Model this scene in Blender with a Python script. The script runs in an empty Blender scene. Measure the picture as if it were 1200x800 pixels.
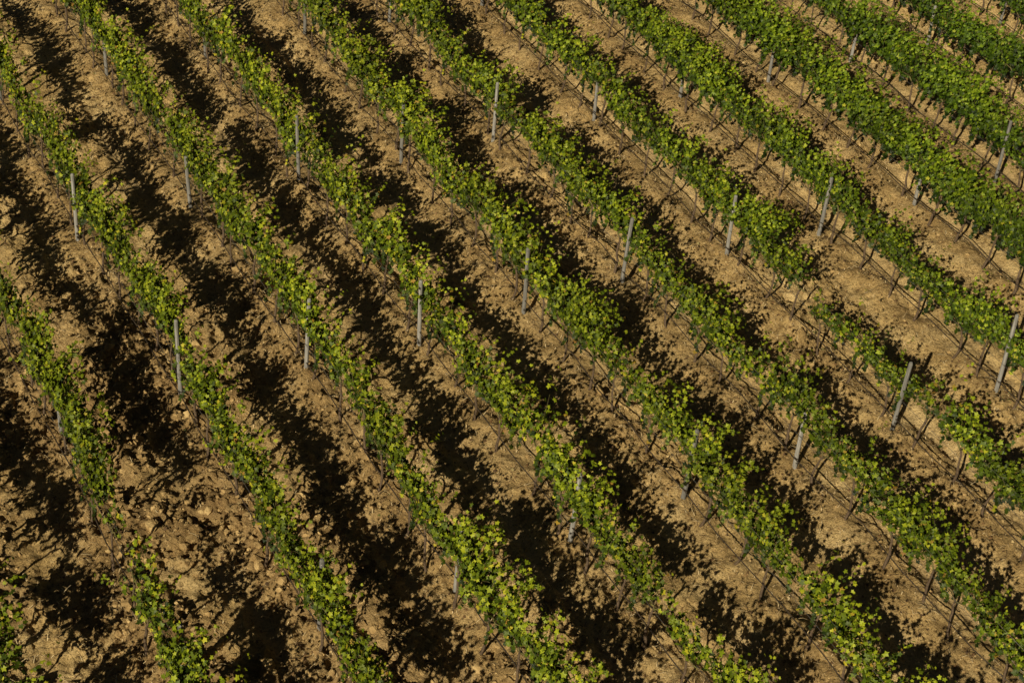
import bpy, math, random
import numpy as np
from mathutils import Matrix, Vector

random.seed(7); rng = np.random.default_rng(7)
scene = bpy.context.scene
col = scene.collection
scene.view_settings.view_transform = 'Standard'
scene.view_settings.look = 'None'
scene.view_settings.exposure = 0

H = 21.0
# ---------------------------------------------------------------- camera
F = 2060.0
Zc = Vector((250, 2780, 2060)).normalized()
Yc = Vector((-1373, 1650, -2060)).normalized()
Yc = (Yc - Zc * Yc.dot(Zc)).normalized()
Xc = Yc.cross(Zc)
M = Matrix(((Xc.x, Xc.y, Xc.z), (Yc.x, Yc.y, Yc.z), (Zc.x, Zc.y, Zc.z)))
cam_data = bpy.data.cameras.new("camera")
cam = bpy.data.objects.new("camera", cam_data)
col.objects.link(cam)
cam.matrix_world = Matrix.Translation((0, 0, H)) @ M.to_4x4()
cam_data.sensor_width = 36
cam_data.lens = F / 1200 * 36
cam_data.clip_end = 6000
cam_data.clip_start = 0.5
scene.camera = cam

def project(x, y, z):
    p = Xc * x + Yc * y + Zc * (z - H)
    return 600 + F * p.x / -p.z, 400 - F * p.y / -p.z

# ---------------------------------------------------------------- light
k_x, k_y = 1.38, 1.05
Ld = Vector((k_x, k_y, -1)).normalized()
el = math.asin(-Ld.z)
az = math.atan2(-Ld.x, -Ld.y)
sd = bpy.data.lights.new("sun", 'SUN')
sd.energy = 4.75; sd.angle = math.radians(0.5); sd.color = (1.0, 0.88, 0.63)
sun = bpy.data.objects.new("sun", sd); col.objects.link(sun)
sun.rotation_euler = Ld.to_track_quat('-Z', 'Y').to_euler()
sun.location = (-10, 0, 40)
w = bpy.data.worlds.new("World"); scene.world = w; w.use_nodes = True
nt = w.node_tree
sky = nt.nodes.new('ShaderNodeTexSky'); sky.sky_type = 'NISHITA'; sky.sun_disc = False
sky.sun_elevation = el; sky.sun_rotation = az % (2 * math.pi)
nt.links.new(sky.outputs[0], nt.nodes['Background'].inputs[0])
nt.nodes['Background'].inputs[1].default_value = 0.008

# ---------------------------------------------------------------- rows
ROWS = {-2: (.02, -.02), -1: (.137, -.02), 0: (.252, -.02), 1: (.368, -.016), 2: (.4877, -.011),
        3: (.6041, -.0025), 4: (.7218, .018), 5: (.838, .013), 6: (.959, .03),
        7: (1.083, .028), 8: (1.210, .03), 9: (1.336, .03), 10: (1.461, .03),
        11: (1.586, .03), 12: (1.711, .03), 13: (1.836, .03)}
def row_x(i, y):
    x0, s = ROWS[i]
    return H * (x0 + s * (y / H - 1.19))
def post_y(i, k):
    return H * (1.184 + .0047 * (i - 1) + .302 * k)

# ---------------------------------------------------------------- noise
def hash2(ix, iy, seed):
    h = (ix.astype(np.int64) * 374761393 + iy.astype(np.int64) * 668265263 + seed * 1442695041) & 0xffffffff
    h = ((h ^ (h >> 13)) * 1274126177) & 0xffffffff
    h = h ^ (h >> 16)
    return (h & 0xffff) / 65535.0
def vnoise(x, y, s, seed=0):
    a0 = .6 + seed * .7
    x, y = (x * math.cos(a0) - y * math.sin(a0)) / s, (x * math.sin(a0) + y * math.cos(a0)) / s
    ix = np.floor(x); iy = np.floor(y)
    fx = x - ix; fy = y - iy
    fx = fx * fx * (3 - 2 * fx); fy = fy * fy * (3 - 2 * fy)
    a = hash2(ix, iy, seed); b = hash2(ix + 1, iy, seed)
    c = hash2(ix, iy + 1, seed); d = hash2(ix + 1, iy + 1, seed)
    return (a * (1 - fx) + b * fx) * (1 - fy) + (c * (1 - fx) + d * fx) * fy

def row_dist(X, Y):
    best = np.full(X.shape, 1e9)
    for i in ROWS:
        x0, s = ROWS[i]
        rx = H * (x0 + s * (Y / H - 1.19))
        d = X - rx
        best = np.where(np.abs(d) < np.abs(best), d, best)
    return best
def tilled(X, Y):
    """freshly broken earth: strongest in the near alleys by the low-x rows"""
    t = np.clip((12.5 - X) / 5, 0, 1) * np.clip((31 - Y) / 6, 0, 1)
    return t * np.clip(vnoise(X, Y, 1.3, 12) * 2.2 - .2, 0, 1)

def ground_z(X, Y):
    d = row_dist(X, Y)
    inside = np.clip(np.minimum(np.minimum(X + 6, 48 - X), np.minimum(Y - 4, 56 - Y)) / 4, 0, 1)
    ad = np.abs(d)
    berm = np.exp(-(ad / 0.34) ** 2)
    wob = (vnoise(X, Y, 1.7, 3) - .5) * .18
    rut = np.exp(-((ad - .70 + wob) / 0.18) ** 2) * np.clip(vnoise(X, Y, 3.3, 8) * 2 - .3, 0, 1)
    tl = tilled(X, Y)
    rough = np.clip(1.0 - .70 * rut * (1 - tl), 0.2, 1)
    patch = np.clip(vnoise(X, Y, 1.9, 9) * 2.2 - .30, .5, 1.6) + 1.4 * tl
    n1 = vnoise(X, Y, .62, 1) - .5
    n1b = vnoise(X, Y, .36, 15) - .5
    n2 = np.abs(vnoise(X, Y, .40, 2) - .5) * 2
    n2b = np.abs(vnoise(X, Y, .21, 6) - .5) * 2
    n2c = np.abs(vnoise(X, Y, .13, 7) - .5) * 2
    n3 = vnoise(X, Y, .10, 4)
    z = .11 * berm * (.4 + 1.1 * vnoise(X, Y, .9, 14)) - .05 * rut + .10 * n1 + .10 * n1b * rough + \
        rough * patch * (.07 * (1 - n2) ** 1.5 + .065 * (1 - n2b) ** 2 + .05 * (1 - n2c) ** 2 + .045 * n3)
    return z * inside - .10, rut * inside, berm * inside, tl

# ---------------------------------------------------------------- material helpers
def new_mat(name):
    m = bpy.data.materials.new(name); m.use_nodes = True
    n = m.node_tree.nodes; l = m.node_tree.links
    return m, n, l, n['Principled BSDF']
def noise(n, l, vec, scale, detail=6, rough=.6):
    t = n.new('ShaderNodeTexNoise'); t.inputs['Scale'].default_value = scale
    t.inputs['Detail'].default_value = detail; t.inputs['Roughness'].default_value = rough
    if vec is not None: l.new(vec, t.inputs['Vector'])
    return t.outputs['Fac']
def ramp(n, l, fac, stops):
    r = n.new('ShaderNodeValToRGB'); e = r.color_ramp.elements
    while len(e) < len(stops): e.new(0.5)
    for k, (p, c) in enumerate(stops):
        e[k].position = p; e[k].color = (*c, 1) if len(c) == 3 else c
    l.new(fac, r.inputs[0]); return r.outputs[0]
def mix(n, l, fac, a, b, mode='MIX'):
    m = n.new('ShaderNodeMix'); m.data_type = 'RGBA'; m.blend_type = mode
    for sock, v in ((m.inputs[0], fac), (m.inputs[6], a), (m.inputs[7], b)):
        if hasattr(v, 'is_output'): l.new(v, sock)
        elif isinstance(v, (int, float)): sock.default_value = v
        else: sock.default_value = (*v, 1)
    return m.outputs[2]
def math_n(n, l, op, a, b=None):
    m = n.new('ShaderNodeMath'); m.operation = op
    for s, v in ((m.inputs[0], a), (m.inputs[1], b)):
        if v is None: continue
        if hasattr(v, 'is_output'): l.new(v, s)
        else: s.default_value = v
    return m.outputs[0]
def attr(n, nm):
    a = n.new('ShaderNodeAttribute'); a.attribute_name = nm; return a.outputs['Fac']

# soil
soil, n, l, b = new_mat("dry_soil")
geo = n.new('ShaderNodeNewGeometry'); P = geo.outputs['Position']
c1 = ramp(n, l, noise(n, l, P, .9, 6, .65), [(.32, (.44, .295, .122)), (.5, (.70, .495, .220)), (.66, (.86, .64, .315))])
c2 = ramp(n, l, noise(n, l, P, 6, 8, .78), [(.37, (.30, .255, .21)), (.48, (.92, .92, .9)), (.63, (1.12, 1.12, 1.1))])
c = mix(n, l, .9, c1, c2, 'MULTIPLY')
c3 = ramp(n, l, noise(n, l, P, 22, 6, .8), [(.39, (.18, .145, .11)), (.48, (1, 1, 1)), (.6, (1, 1, 1)), (.70, (1.2, 1.2, 1.15))])
c = mix(n, l, .8, c, c3, 'MULTIPLY')
for rot in (.7, 2.1):
    mp = n.new('ShaderNodeMapping'); mp.inputs['Rotation'].default_value = (0, 0, rot)
    mp.inputs['Scale'].default_value = (70, 12, 10); l.new(P, mp.inputs[0])
    f = ramp(n, l, noise(n, l, mp.outputs[0], 1, 3, .6), [(.60, (0, 0, 0)), (.68, (1, 1, 1))])
    c = mix(n, l, math_n(n, l, 'MULTIPLY', f, .35), c, (.86, .69, .41))
c = mix(n, l, math_n(n, l, 'MULTIPLY', attr(n, "track"), .40), c, (.80, .60, .33))
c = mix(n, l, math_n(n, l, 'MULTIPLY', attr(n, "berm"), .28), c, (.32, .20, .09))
c = mix(n, l, math_n(n, l, 'MULTIPLY', attr(n, "tilled"), .65), c, (.28, .175, .078))
l.new(c, b.inputs['Base Color'])
b.inputs['Roughness'].default_value = .95
b.inputs['Specular IOR Level'].default_value = .1
hh = math_n(n, l, 'ADD', noise(n, l, P, 11, 9, .7), math_n(n, l, 'MULTIPLY', noise(n, l, P, 45, 4, .7), .35))
bp = n.new('ShaderNodeBump'); bp.inputs['Strength'].default_value = 1.0; bp.inputs['Distance'].default_value = .11
l.new(hh, bp.inputs['Height']); l.new(bp.outputs[0], b.inputs['Normal'])

clodm, n, l, b = new_mat("soil_clod")
geo = n.new('ShaderNodeNewGeometry'); P = geo.outputs['Position']
c = ramp(n, l, noise(n, l, P, 5, 5), [(.3, (.22, .14, .062)), (.5, (.44, .30, .135)), (.7, (.66, .48, .23))])
l.new(c, b.inputs['Base Color']); b.inputs['Roughness'].default_value = .95
b.inputs['Specular IOR Level'].default_value = .1
bp = n.new('ShaderNodeBump'); bp.inputs['Strength'].default_value = 1; bp.inputs['Distance'].default_value = .03
l.new(noise(n, l, P, 40, 4), bp.inputs['Height']); l.new(bp.outputs[0], b.inputs['Normal'])

# leaf
leafm, n, l, b = new_mat("vine_leaf")
a = n.new('ShaderNodeAttribute'); a.attribute_name = "tint"
oi = n.new('ShaderNodeObjectInfo')
sep = n.new('ShaderNodeSeparateXYZ'); l.new(oi.outputs['Location'], sep.inputs[0])
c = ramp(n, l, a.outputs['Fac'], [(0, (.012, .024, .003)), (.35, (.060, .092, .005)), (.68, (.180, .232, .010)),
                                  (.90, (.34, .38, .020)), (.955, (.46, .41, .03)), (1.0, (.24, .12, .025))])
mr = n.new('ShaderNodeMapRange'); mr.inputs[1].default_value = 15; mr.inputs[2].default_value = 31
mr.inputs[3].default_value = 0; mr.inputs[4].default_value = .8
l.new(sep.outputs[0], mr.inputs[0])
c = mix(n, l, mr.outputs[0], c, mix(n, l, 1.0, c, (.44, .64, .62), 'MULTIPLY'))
rv = n.new('ShaderNodeMapRange'); rv.inputs[3].default_value = .74; rv.inputs[4].default_value = 1.22
l.new(oi.outputs['Random'], rv.inputs[0])
hs = n.new('ShaderNodeHueSaturation'); l.new(c, hs.inputs['Color']); l.new(rv.outputs[0], hs.inputs['Value'])
c = hs.outputs[0]
l.new(c, b.inputs['Base Color']); b.inputs['Roughness'].default_value = .5
b.inputs['Specular IOR Level'].default_value = .25
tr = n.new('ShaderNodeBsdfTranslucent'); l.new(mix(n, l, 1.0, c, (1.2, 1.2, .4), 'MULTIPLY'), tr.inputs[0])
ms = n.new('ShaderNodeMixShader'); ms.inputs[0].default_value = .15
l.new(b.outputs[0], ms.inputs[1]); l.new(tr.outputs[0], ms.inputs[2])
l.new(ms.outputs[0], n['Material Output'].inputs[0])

bark, n, l, b = new_mat("vine_bark")
geo = n.new('ShaderNodeNewGeometry')
c = ramp(n, l, noise(n, l, geo.outputs['Position'], 30, 5), [(.3, (.045, .028, .016)), (.7, (.16, .11, .07))])
l.new(c, b.inputs['Base Color']); b.inputs['Roughness'].default_value = .9
canem, n, l, b = new_mat("green_brown_cane")
geo = n.new('ShaderNodeNewGeometry')
c = ramp(n, l, noise(n, l, geo.outputs['Position'], 12, 3), [(.35, (.10, .07, .03)), (.65, (.15, .15, .04))])
l.new(c, b.inputs['Base Color']); b.inputs['Roughness'].default_value = .8
litm, n, l, b = new_mat("dry_leaf")
a = n.new('ShaderNodeAttribute'); a.attribute_name = "tint"
l.new(ramp(n, l, a.outputs['Fac'], [(0, (.05, .028, .014)), (.5, (.17, .09, .035)), (.8, (.42, .28, .12)), (.97, (.6, .45, .22)), (1, (.12, .14, .03))]), b.inputs['Base Color'])
b.inputs['Roughness'].default_value = .8
strawm, n, l, b = new_mat("dry_straw")
a = n.new('ShaderNodeAttribute'); a.attribute_name = "tint"
l.new(ramp(n, l, a.outputs['Fac'], [(0, (.09, .05, .025)), (.45, (.38, .26, .12)), (1, (.80, .64, .38))]), b.inputs['Base Color'])
b.inputs['Roughness'].default_value = .8
weedm, n, l, b = new_mat("weed_leaf")
a = n.new('ShaderNodeAttribute'); a.attribute_name = "tint"
l.new(ramp(n, l, a.outputs['Fac'], [(0, (.14, .15, .04)), (1, (.36, .32, .12))]), b.inputs['Base Color'])
postm, n, l, b = new_mat("weathered_post_wood")
tc = n.new('ShaderNodeTexCoord'); mp = n.new('ShaderNodeMapping'); mp.inputs['Scale'].default_value = (40, 40, 3)
l.new(tc.outputs['Object'], mp.inputs[0])
c = ramp(n, l, noise(n, l, mp.outputs[0], 1, 6), [(.3, (.12, .117, .113)), (.55, (.28, .272, .26)), (.75, (.42, .41, .395))])
oi = n.new('ShaderNodeObjectInfo')
rv = n.new('ShaderNodeMapRange'); rv.inputs[3].default_value = .6; rv.inputs[4].default_value = 1.15
l.new(oi.outputs['Random'], rv.inputs[0])
hs = n.new('ShaderNodeHueSaturation'); l.new(c, hs.inputs['Color']); l.new(rv.outputs[0], hs.inputs['Value'])
l.new(hs.outputs[0], b.inputs['Base Color']); b.inputs['Roughness'].default_value = .85
wirem, n, l, b = new_mat("galvanised_wire")
b.inputs['Metallic'].default_value = .6; b.inputs['Roughness'].default_value = .5
b.inputs['Base Color'].default_value = (.2, .19, .18, 1)
hosem, n, l, b = new_mat("black_hose_plastic")
geo = n.new('ShaderNodeNewGeometry')
l.new(ramp(n, l, noise(n, l, geo.outputs['Position'], 8), [(.3, (.018, .014, .011)), (.7, (.07, .05, .035))]), b.inputs['Base Color'])
b.inputs['Roughness'].default_value = .6

# ---------------------------------------------------------------- ground
def axis(a, b_, step, far):
    inner = np.arange(a, b_, step)
    out = []; d = step
    p = b_
    while p < far: out.append(p); d *= 1.35; p += d
    out.append(far)
    left = []; d = step; p = a - step
    while p > -far: left.append(p); d *= 1.35; p -= d
    left.append(-far)
    return np.array(left[::-1] + list(inner) + out)
gx = axis(0.5, 41, .052, 3000); gy = axis(10.5, 46, .052, 3000)
X, Y = np.meshgrid(gx, gy)
Zg, T, B, TL = ground_z(X, Y)
nx, ny = len(gx), len(gy)
me = bpy.data.meshes.new("ground")
me.vertices.add(nx * ny)
me.vertices.foreach_set("co", np.stack([X, Y, Zg], -1).ravel())
idx = np.arange(nx * ny).reshape(ny, nx)
q = np.stack([idx[:-1, :-1], idx[:-1, 1:], idx[1:, 1:], idx[1:, :-1]], -1).reshape(-1, 4)
me.loops.add(q.size); me.polygons.add(len(q))
me.loops.foreach_set("vertex_index", q.ravel())
me.polygons.foreach_set("loop_start", np.arange(len(q)) * 4)
me.update(); me.validate()
me.polygons.foreach_set("use_smooth", np.ones(len(me.polygons), bool))
for nm, arr in (("track", T), ("berm", B), ("tilled", TL)):
    att = me.attributes.new(nm, 'FLOAT', 'POINT'); att.data.foreach_set("value", arr.ravel())
me.materials.append(soil)
ground = bpy.data.objects.new("ground", me); col.objects.link(ground)
ground["kind"] = "structure"; ground["label"] = "dry tan clodded vineyard soil with wheel ruts"; ground["category"] = "ground"
def gz(x, y):
    return float(ground_z(np.array([x]), np.array([y]))[0][0])

# ---------------------------------------------------------------- mesh helpers
def mesh_from(name, V, Fc, mat, tint=None, smooth=False):
    m = bpy.data.meshes.new(name)
    m.from_pydata([tuple(v) for v in V], [], Fc)
    m.materials.append(mat)
    if tint is not None:
        at_ = m.attributes.new("tint", 'FLOAT', 'POINT'); at_.data.foreach_set("value", np.array(tint, dtype=np.float32))
    if smooth:
        m.polygons.foreach_set("use_smooth", np.ones(len(m.polygons), bool))
    m.update()
    return m
def tube(V, Fc, pts, rad, sides=7, jit=0.0):
    base = len(V); pts = [Vector(p) for p in pts]
    for i, p in enumerate(pts):
        d = (pts[min(i + 1, len(pts) - 1)] - pts[max(i - 1, 0)]).normalized()
        ref = Vector((0, 0, 1)) if abs(d.z) < .8 else Vector((1, 0, 0))
        u = d.cross(ref).normalized(); v = d.cross(u)
        for s in range(sides):
            a_ = 2 * math.pi * s / sides
            r = rad[i] * (1 + random.uniform(-jit, jit))
            V.append(p + u * math.cos(a_) * r + v * math.sin(a_) * r)
    for i in range(len(pts) - 1):
        for s in range(sides):
            s2 = (s + 1) % sides
            Fc.append((base + i * sides + s, base + i * sides + s2, base + (i + 1) * sides + s2, base + (i + 1) * sides + s))
    Fc.append(tuple(base + s for s in range(sides))[::-1])
    Fc.append(tuple(base + (len(pts) - 1) * sides + s for s in range(sides)))

LEAF = [(0, -.25), (.62, -.60), (.62, -.02), (1.0, .45), (.45, .46), (0, 1.1),
        (-.45, .46), (-1.0, .45), (-.62, -.02), (-.62, -.60)]
def add_leaf(V, Fc, T_, pos, nrm, size, tint):
    nrm = nrm.normalized()
    t = Vector((random.gauss(0, 1), random.gauss(0, 1), random.gauss(-.6, .8)))
    t = (t - nrm * t.dot(nrm))
    if t.length < 1e-3: t = nrm.orthogonal()
    t.normalize(); s_ = nrm.cross(t)
    base = len(V)
    V.append(pos.copy()); T_.append(tint)
    cup = random.uniform(.05, .4)
    for (a_, b_) in LEAF:
        r2 = a_ * a_ + b_ * b_
        V.append(pos + (s_ * a_ + t * b_) * size - nrm * size * (cup * r2 * .55 + random.uniform(-.07, .07)))
        T_.append(tint)
    for k in range(len(LEAF)):
        Fc.append((base, base + 1 + k, base + 1 + (k + 1) % len(LEAF)))
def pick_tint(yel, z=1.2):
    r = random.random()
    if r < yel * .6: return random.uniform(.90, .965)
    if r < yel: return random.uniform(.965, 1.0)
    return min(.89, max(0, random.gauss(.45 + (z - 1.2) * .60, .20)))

CX = .16  # canopy leans to one side of the posts
def make_vine(vs, vigor, yel, halfy=.60, halfx=.31):
    random.seed(1000 + vs)
    V = []; Fc = []
    lean = random.uniform(-.16, .16); lx = random.uniform(-.02, .10)
    bend = random.uniform(-.10, .10)
    pts = []; rad = []
    for k in range(8):
        t = k / 7
        pts.append((lx * t + random.uniform(-.015, .015), lean * t + bend * math.sin(t * math.pi) + random.uniform(-.012, .012), -.12 + t * .90))
        rad.append(.028 * (1 - .35 * t) * (1.3 if k == 0 else 1) * random.uniform(.85, 1.15))
    tube(V, Fc, pts, rad, 7, .12)
    trunk = mesh_from("trunk_%d" % vs, V, Fc, bark, smooth=True)
    top = Vector(pts[-1])
    V = []; Fc = []
    span = min(.46, halfy * .75)
    for sgn in (-1, 1):
        pp = [top - Vector((0, 0, .03))]
        for k in range(1, 6):
            pp.append(Vector((top.x + random.uniform(-.02, .02) + .02 * k / 5, top.y + (sgn * span - lean * .5) * k / 5, top.z + .05 + random.uniform(-.015, .02))))
        tube(V, Fc, pp, [.018, .016, .014, .012, .010, .008], 6, .12)
    LV = []; LF = []; LT = []
    nsh = max(2, int(23 * vigor))
    prof = [random.choice((random.uniform(.25, .6), random.uniform(.85, 1.55), random.uniform(.7, 1.25))) for _ in range(6)]
    def cl_at(y0):
        t = (y0 + .6) / 1.2 * 5; k = max(0, min(4, int(t))); f = t - k
        return prof[k] * (1 - f) + prof[k + 1] * f
    nstray = int(round(9 * min(vigor, 1.3)))
    for s in range(nsh + nstray):
        y0 = random.uniform(-halfy, halfy)
        cl = cl_at(y0)
        p = Vector((top.x + random.uniform(-.03, .06), y0, top.z + .05))
        side = random.choice((-1, 1, 1))
        stray = s >= nsh
        d = Vector((side * random.uniform(.0, .6) + .12, random.uniform(-.5, .5), 1)).normalized()
        if stray:
            d = Vector((random.uniform(-.45, .55), random.uniform(-.6, .6), 1)).normalized()
            L = random.uniform(.65, 1.3) * min(1, .6 + .4 * vigor)
        else:
            L = random.uniform(.30, .95) * (.65 + .35 * vigor) * cl
        shoot_t = random.gauss(0, .10)
        nst = max(4, int(L / .052)); path = [p.copy()]
        for k in range(nst):
            p = p + d * .052
            if p.z > (1.80 if stray else 1.36): d += Vector((side * .10, 0, -.18))
            d += Vector((random.gauss(0, .08), random.gauss(0, .10), random.gauss(-.03, .06)))
            d.normalize()
            if not stray and abs(p.x - CX) > halfx: d.x *= .4; d.z -= .15; d.normalize()
            path.append(p.copy())
            if k < 1: continue
            if stray and random.random() < .28: continue
            for rep in range(2 if random.random() < .5 and not stray else 1):
                off = Vector((random.gauss(0, 1), random.gauss(0, 1), random.gauss(.1, .7))).normalized() * random.uniform(.02, .10)
                pos = p + off
                out = Vector((pos.x - CX, 0, (pos.z - 1.2) * .8))
                nr = out * 1.6 + Vector((-.34, -.25, .42)) + Vector((random.gauss(0, .55), random.gauss(0, .55), random.gauss(0, .42)))
                fr = k / nst
                sz = random.uniform(.036, .068) * (1 - .42 * fr ** 2)
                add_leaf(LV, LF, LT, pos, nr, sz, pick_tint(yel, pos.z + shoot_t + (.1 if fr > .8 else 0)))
        pc = path[:max(4, int(len(path) * .7))][::3]
        if len(pc) > 1: tube(V, Fc, pc, [.0045] * len(pc), 3)
    for s in range(int(150 * vigor)):
        y0 = random.uniform(-halfy, halfy); cl = cl_at(y0)
        if random.random() > cl * 1.1: continue
        a_ = random.uniform(0, 2 * math.pi); r = math.sqrt(random.random())
        pos = Vector((CX + math.cos(a_) * r * halfx * .77, y0, 1.08 + math.sin(a_) * r * .22 * (.6 + .4 * cl)))
        nr = Vector((math.cos(a_) * .7, 0, math.sin(a_) * .5)) + Vector((-.3, -.22, .4)) + Vector((random.gauss(0, .5), random.gauss(0, .5), random.gauss(0, .4)))
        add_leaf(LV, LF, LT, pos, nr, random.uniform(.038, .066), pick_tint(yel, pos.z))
    for s in range(int(13 * vigor)):
        y0 = random.uniform(-halfy, halfy); x0 = CX + random.uniform(-.26, .24)
        p = Vector((x0, y0, 1.0)); dep = random.uniform(.12, .55)
        for k in range(int(dep / .040)):
            p = p + Vector((random.gauss(0, .02), random.gauss(0, .02), -.040))
            nr = Vector((x0 - CX, 0, .25)) + Vector((-.3, -.25, .2)) + Vector((random.gauss(0, .4), random.gauss(0, .4), random.gauss(0, .3)))
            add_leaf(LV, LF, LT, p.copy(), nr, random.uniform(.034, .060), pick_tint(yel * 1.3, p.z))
    arms = mesh_from("cane_%d" % vs, V, Fc, canem, smooth=True)
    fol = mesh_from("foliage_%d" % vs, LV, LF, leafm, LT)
    return trunk, arms, fol

variants = {'full': [make_vine(i, random.Random(i).uniform(.82, 1.22), .03 + .02 * (i % 3)) for i in range(16)],
            'dense': [make_vine(20 + i, random.Random(i).uniform(1.55, 1.85), .02, .62, .50) for i in range(7)],
            'thin': [make_vine(40 + i, random.Random(i).uniform(.42, .62), .08, .44) for i in range(6)],
            'wisp': [make_vine(60 + i, random.Random(i).uniform(.07, .11), .10, .22) for i in range(3)]}
LABEL = {'full': "leafy green grapevine tied to trellis in dry soil",
         'dense': "thick dark green grapevine with dense drooping canopy",
         'thin': "small sparse grapevine with yellowing leaves and short canes",
         'wisp': "stunted grapevine with few leaves in a row gap"}

def obj(name, data, parent=None):
    o = bpy.data.objects.new(name, data); col.objects.link(o)
    if parent is not None: o.parent = parent
    return o

GAPS = [(6, 22.45, 23.5), (6, 18.3, 19.35), (3, 15.75, 16.8), (0, 19.2, 21.9)]
THIN = [(6, 21.4, 22.4), (0, 18.4, 19.2), (3, 14.8, 15.8), (1, 14, 15.5)]
rr = random.Random(5)
nv = 0
for i in ROWS:
    for k in range(-3, 5):
        for j in range(6):
            y = post_y(i, k) + 6.34 * (j + .5) / 6
            jit = rr.uniform(-.18, .18)
            x = row_x(i, y) + rr.uniform(-.06, .06)
            px, py = project(x + .2, y, 1.2)
            if not (-125 < px < 1240 and -45 < py < 915): continue
            kind = 'full'
            if any(g[0] == i and g[1] <= y <= g[2] for g in GAPS): kind = 'wisp'; jit = 0
            elif any(g[0] == i and g[1] <= y <= g[2] for g in THIN): kind = 'thin'
            elif i >= 8 and rr.random() < .9: kind = 'dense'
            elif i == 7 and y > 25 and rr.random() < .7: kind = 'dense'
            elif i >= 4 and rr.random() < .12: kind = 'dense'
            elif rr.random() < .08: kind = 'thin'
            if i <= 3: x -= (.24 if i < 3 else .14) * min(1, max(0, (23.5 - y) / 4))
            y += jit
            tm, am, fm = rr.choice(variants[kind])
            e = obj("grape_vine", None); e.empty_display_size = .3
            e.location = (x, y, gz(x, y))
            e["label"] = LABEL[kind]; e["category"] = "grapevine"; e["group"] = "grapevines planted in trellised rows"
            gw = 1.25 if kind == 'dense' and i >= 8 else (.95 if i <= 1 else 1.0)
            e.scale = (rr.uniform(.85, 1.22) * gw, rr.uniform(.98, 1.1), rr.uniform(.90, 1.12) * (1.07 if (gw > 1.1 or i <= 3) else 1))
            if i == 6 and 19.3 < y < 22.4: e.scale = (.9, 1.0, .9)
            obj("trunk", tm, e); obj("cane", am, e)
            obj("foliage", fm, e)
            nv += 1
print("VINES", nv)

# ---------------------------------------------------------------- posts
def make_post(vs):
    random.seed(300 + vs)
    V = []; Fc = []
    Ht = 1.54 + .06 * vs; r = .042
    zs = [-.3, 0, .4, .9, 1.3, Ht - .03, Ht]
    rs = [r * 1.08, r * 1.05, r, r * .98, r * .96, r * .94, r * .70]
    tube(V, Fc, [(random.uniform(-.006, .006), random.uniform(-.006, .006), z) for z in zs], rs, 10, .05)
    body = mesh_from("post_body_%d" % vs, V, Fc, postm)
    V = []; Fc = []
    path = []
    for z in (1.46, 1.25, .87):   # one continuous binding wire looped round the post at each wire height
        path += [(math.cos(a_) * .047, math.sin(a_) * .047, z - a_ * .002) for a_ in np.linspace(0, 2 * math.pi, 13)]
    tube(V, Fc, path, [.0035] * len(path), 4)
    clip = mesh_from("wire_tie_%d" % vs, V, Fc, wirem)
    return body, clip
posts = [make_post(i) for i in range(3)]
SHORT = {(2, 1): .8, (6, 1): .7, (7, 1): .72, (8, 1): .78, (9, 1): .72, (8, 0): .72, (10, 1): .72, (10, 0): .8,
         (0, 0): .72, (0, -1): .72, (-1, -1): .55, (-1, 0): .6, (11, 1): .7, (12, 1): .7, (5, 0): .96, (5, -1): .80,
         (4, 1): .93, (5, 1): .97, (7, -1): 1.08, (6, -1): 1.03}
LEAN = {(7, -1): .05, (6, -1): .05, (7, 0): .03}
for i in ROWS:
    for k in range(-3, 5):
        y = post_y(i, k) + rr.uniform(-.1, .1); x = row_x(i, y) + rr.uniform(-.05, .02)
        px, py = project(x, y, .8)
        if not (-80 < px < 1230 and -45 < py < 870): continue
        bm, cm = rr.choice(posts)
        hs_ = SHORT.get((i, k), .74 if k >= 2 else 1.0)
        if hs_ < .79: x += .14
        e = obj("trellis_post", None)
        e.location = (x, y, gz(x, y) - .02)
        e.scale = (1, 1, hs_ * rr.uniform(.96, 1.04))
        e.rotation_euler = (rr.gauss(0, .018), rr.gauss(0, .018) + LEAN.get((i, k), 0), rr.uniform(-.5, .5))
        e["label"] = ("short weathered grey post half hidden in vine leaves" if hs_ < .9 else
                      "leaning weathered grey trellis post beside sparse vines" if (i, k) in ((7, -1), (6, -1)) else
                      "weathered grey wooden trellis post standing in vine row")
        e["category"] = "post"; e["group"] = "posts holding up the vine trellis"
        obj("post_body", bm, e); obj("wire_tie", cm, e)

# ---------------------------------------------------------------- wires and hoses
for i in ROWS:
    k0, k1 = -2, 3
    ys = []
    for k in range(k0, k1): ys += [post_y(i, k) + t * 6.34 for t in (0, .17, .33, .5, .67, .83)]
    ys.append(post_y(i, k1))
    pts = [project(row_x(i, y), y, .5) for y in ys]
    keep = [y for y, p in zip(ys, pts) if -250 < p[0] < 1400 and -200 < p[1] < 1000]
    if len(keep) < 3: continue
    for z, r, nm, mt, lab, cat, grp in ((.87, .004, "trellis_wire", wirem, "galvanised fruiting wire strung between wooden posts", "wire", "trellis wires along the vine rows"),
                                   (1.25, .003, "trellis_wire", wirem, "galvanised foliage wire strung between wooden posts", "wire", "trellis wires along the vine rows"),
                                   (.45, .0115, "irrigation_hose", hosem, "thin black drip hose hanging below the vines", "hose", "drip hoses along the vine rows")):
        V = []; Fc = []; pp = []
        for q_, y in enumerate(keep):
            sag = 0 if nm != "irrigation_hose" else rr.uniform(-.10, .03)
            pp.append((row_x(i, y) - .055 + (rr.uniform(-.03, .03) if sag else 0), y, z + sag))
        tube(V, Fc, pp, [r] * len(pp), 5)
        o = obj(nm, mesh_from(nm, V, Fc, mt, smooth=True))
        o["label"] = lab; o["category"] = cat; o["group"] = grp

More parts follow.
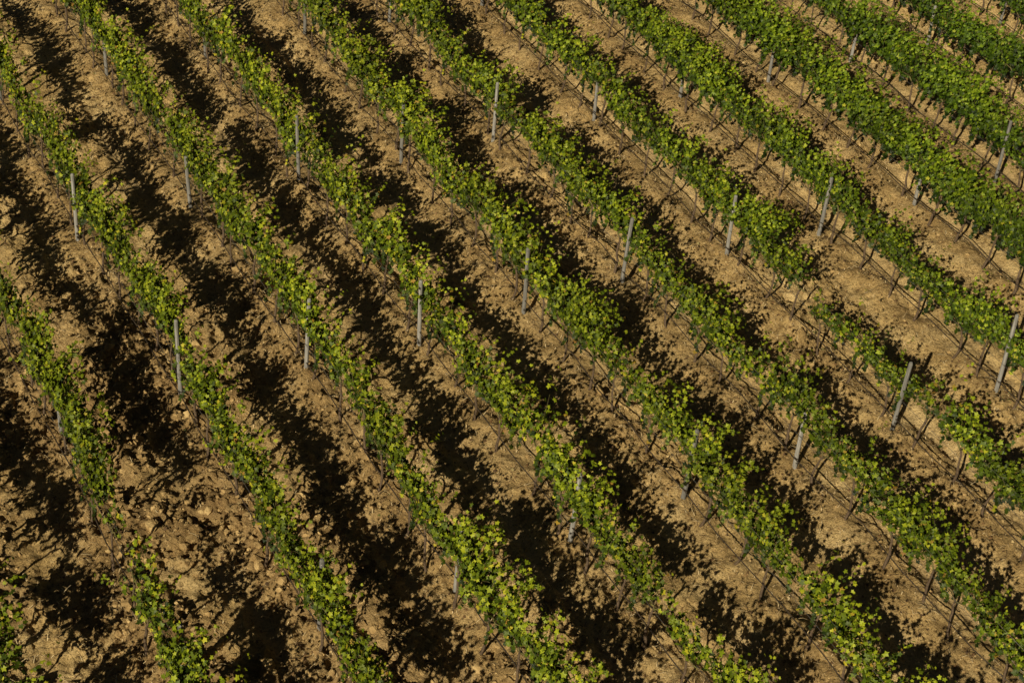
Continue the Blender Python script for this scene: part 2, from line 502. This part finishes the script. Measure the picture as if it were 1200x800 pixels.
# ---------------------------------------------------------------- scattered clods, litter, weeds
def in_view(x, y, m=60):
    px, py = project(x, y, 0)
    return -m < px < 1200 + m and -m < py < 800 + m
def scatter(nmax, accept):
    out = []
    xs = rng.uniform(1, 40, nmax); ys = rng.uniform(11, 46, nmax)
    d = row_dist(xs, ys); pn = vnoise(xs, ys, 1.9, 9)
    z, _, _, tl = ground_z(xs, ys)
    u = rng.random(nmax)
    for a_ in range(nmax):
        if u[a_] < accept(abs(d[a_]), pn[a_], tl[a_]) and in_view(xs[a_], ys[a_]):
            out.append((xs[a_], ys[a_], z[a_], tl[a_]))
    return out
import bmesh
bmx = bmesh.new(); bmesh.ops.create_icosphere(bmx, subdivisions=1, radius=1)
ICO = np.array([v.co[:] for v in bmx.verts]); ICF = np.array([[v.index for v in f.verts] for f in bmx.faces]); bmx.free()
pts = scatter(150000, lambda d, p, t: (.14 + 1.0 * max(0, p - .35) + 1.3 * t) * (.4 if .5 < d < .85 and t < .2 else 1))
VV = []; FF = []
for a_, (x, y, z, t) in enumerate(pts):
    s = min(.13, .007 + rng.exponential(.011 + .017 * t))
    v = ICO * (s * rng.uniform(.45, 1.35, (12, 1))) * np.array([1, rng.uniform(.6, 1.3), rng.uniform(.45, .8)])
    VV.append(v + np.array([x, y, z + s * .10])); FF.append(ICF + 12 * a_)
VV = np.concatenate(VV); FF = np.concatenate(FF)
m = mesh_from("soil_clods", VV.tolist(), FF.tolist(), clodm)
o = obj("soil_clods", m); o["kind"] = "stuff"; o["label"] = "scattered dry brown soil clods and pebbles"; o["category"] = "soil clods"

def leafscatter(name, pts, mat, smin, smax, label, cat):
    V = []; Fc = []; T_ = []
    for (x, y, z, t) in pts:
        add_leaf(V, Fc, T_, Vector((x, y, z + .02)), Vector((random.gauss(0, .35), random.gauss(0, .35), 1)), random.uniform(smin, smax), random.random())
    o = obj(name, mesh_from(name, V, Fc, mat, T_)); o["kind"] = "stuff"; o["label"] = label; o["category"] = cat
random.seed(3)
leafscatter("fallen_leaves", scatter(40000, lambda d, p, t: .75 if d < .5 else .24), litm, .018, .045, "dry brown fallen vine leaves on soil", "fallen leaves")
wp = scatter(40000, lambda d, p, t: 1.0 if p > .93 else .004)
leafscatter("weeds", wp, weedm, .015, .035, "small pale green weeds between vine rows", "weeds")
V = []; Fc = []; T_ = []
for (x, y, z, t) in scatter(100000, lambda d, p, t: (.6 if d < .6 else .3) + (.35 if p > .55 else 0)):
    a_ = random.uniform(0, 6.28); L = random.uniform(.04, .20)
    dx, dy = math.cos(a_) * L / 2, math.sin(a_) * L / 2; wx, wy = -math.sin(a_) * .005, math.cos(a_) * .005
    base = len(V); lift = random.uniform(.02, .05)
    V += [(x - dx - wx, y - dy - wy, z + .012), (x - dx + wx, y - dy + wy, z + .012), (x - wx, y - wy, z + lift), (x + wx, y + wy, z + lift),
          (x + dx - wx, y + dy - wy, z + .015), (x + dx + wx, y + dy + wy, z + .015)]
    Fc += [(base, base + 1, base + 3, base + 2), (base + 2, base + 3, base + 5, base + 4)]
    T_ += [random.random()] * 6
o = obj("dry_straw", mesh_from("dry_straw", V, Fc, strawm, T_)); o["kind"] = "stuff"; o["label"] = "dry straw and thin prunings lying on soil"; o["category"] = "straw"
print("CLODS", len(pts), "WEEDS", len(wp))
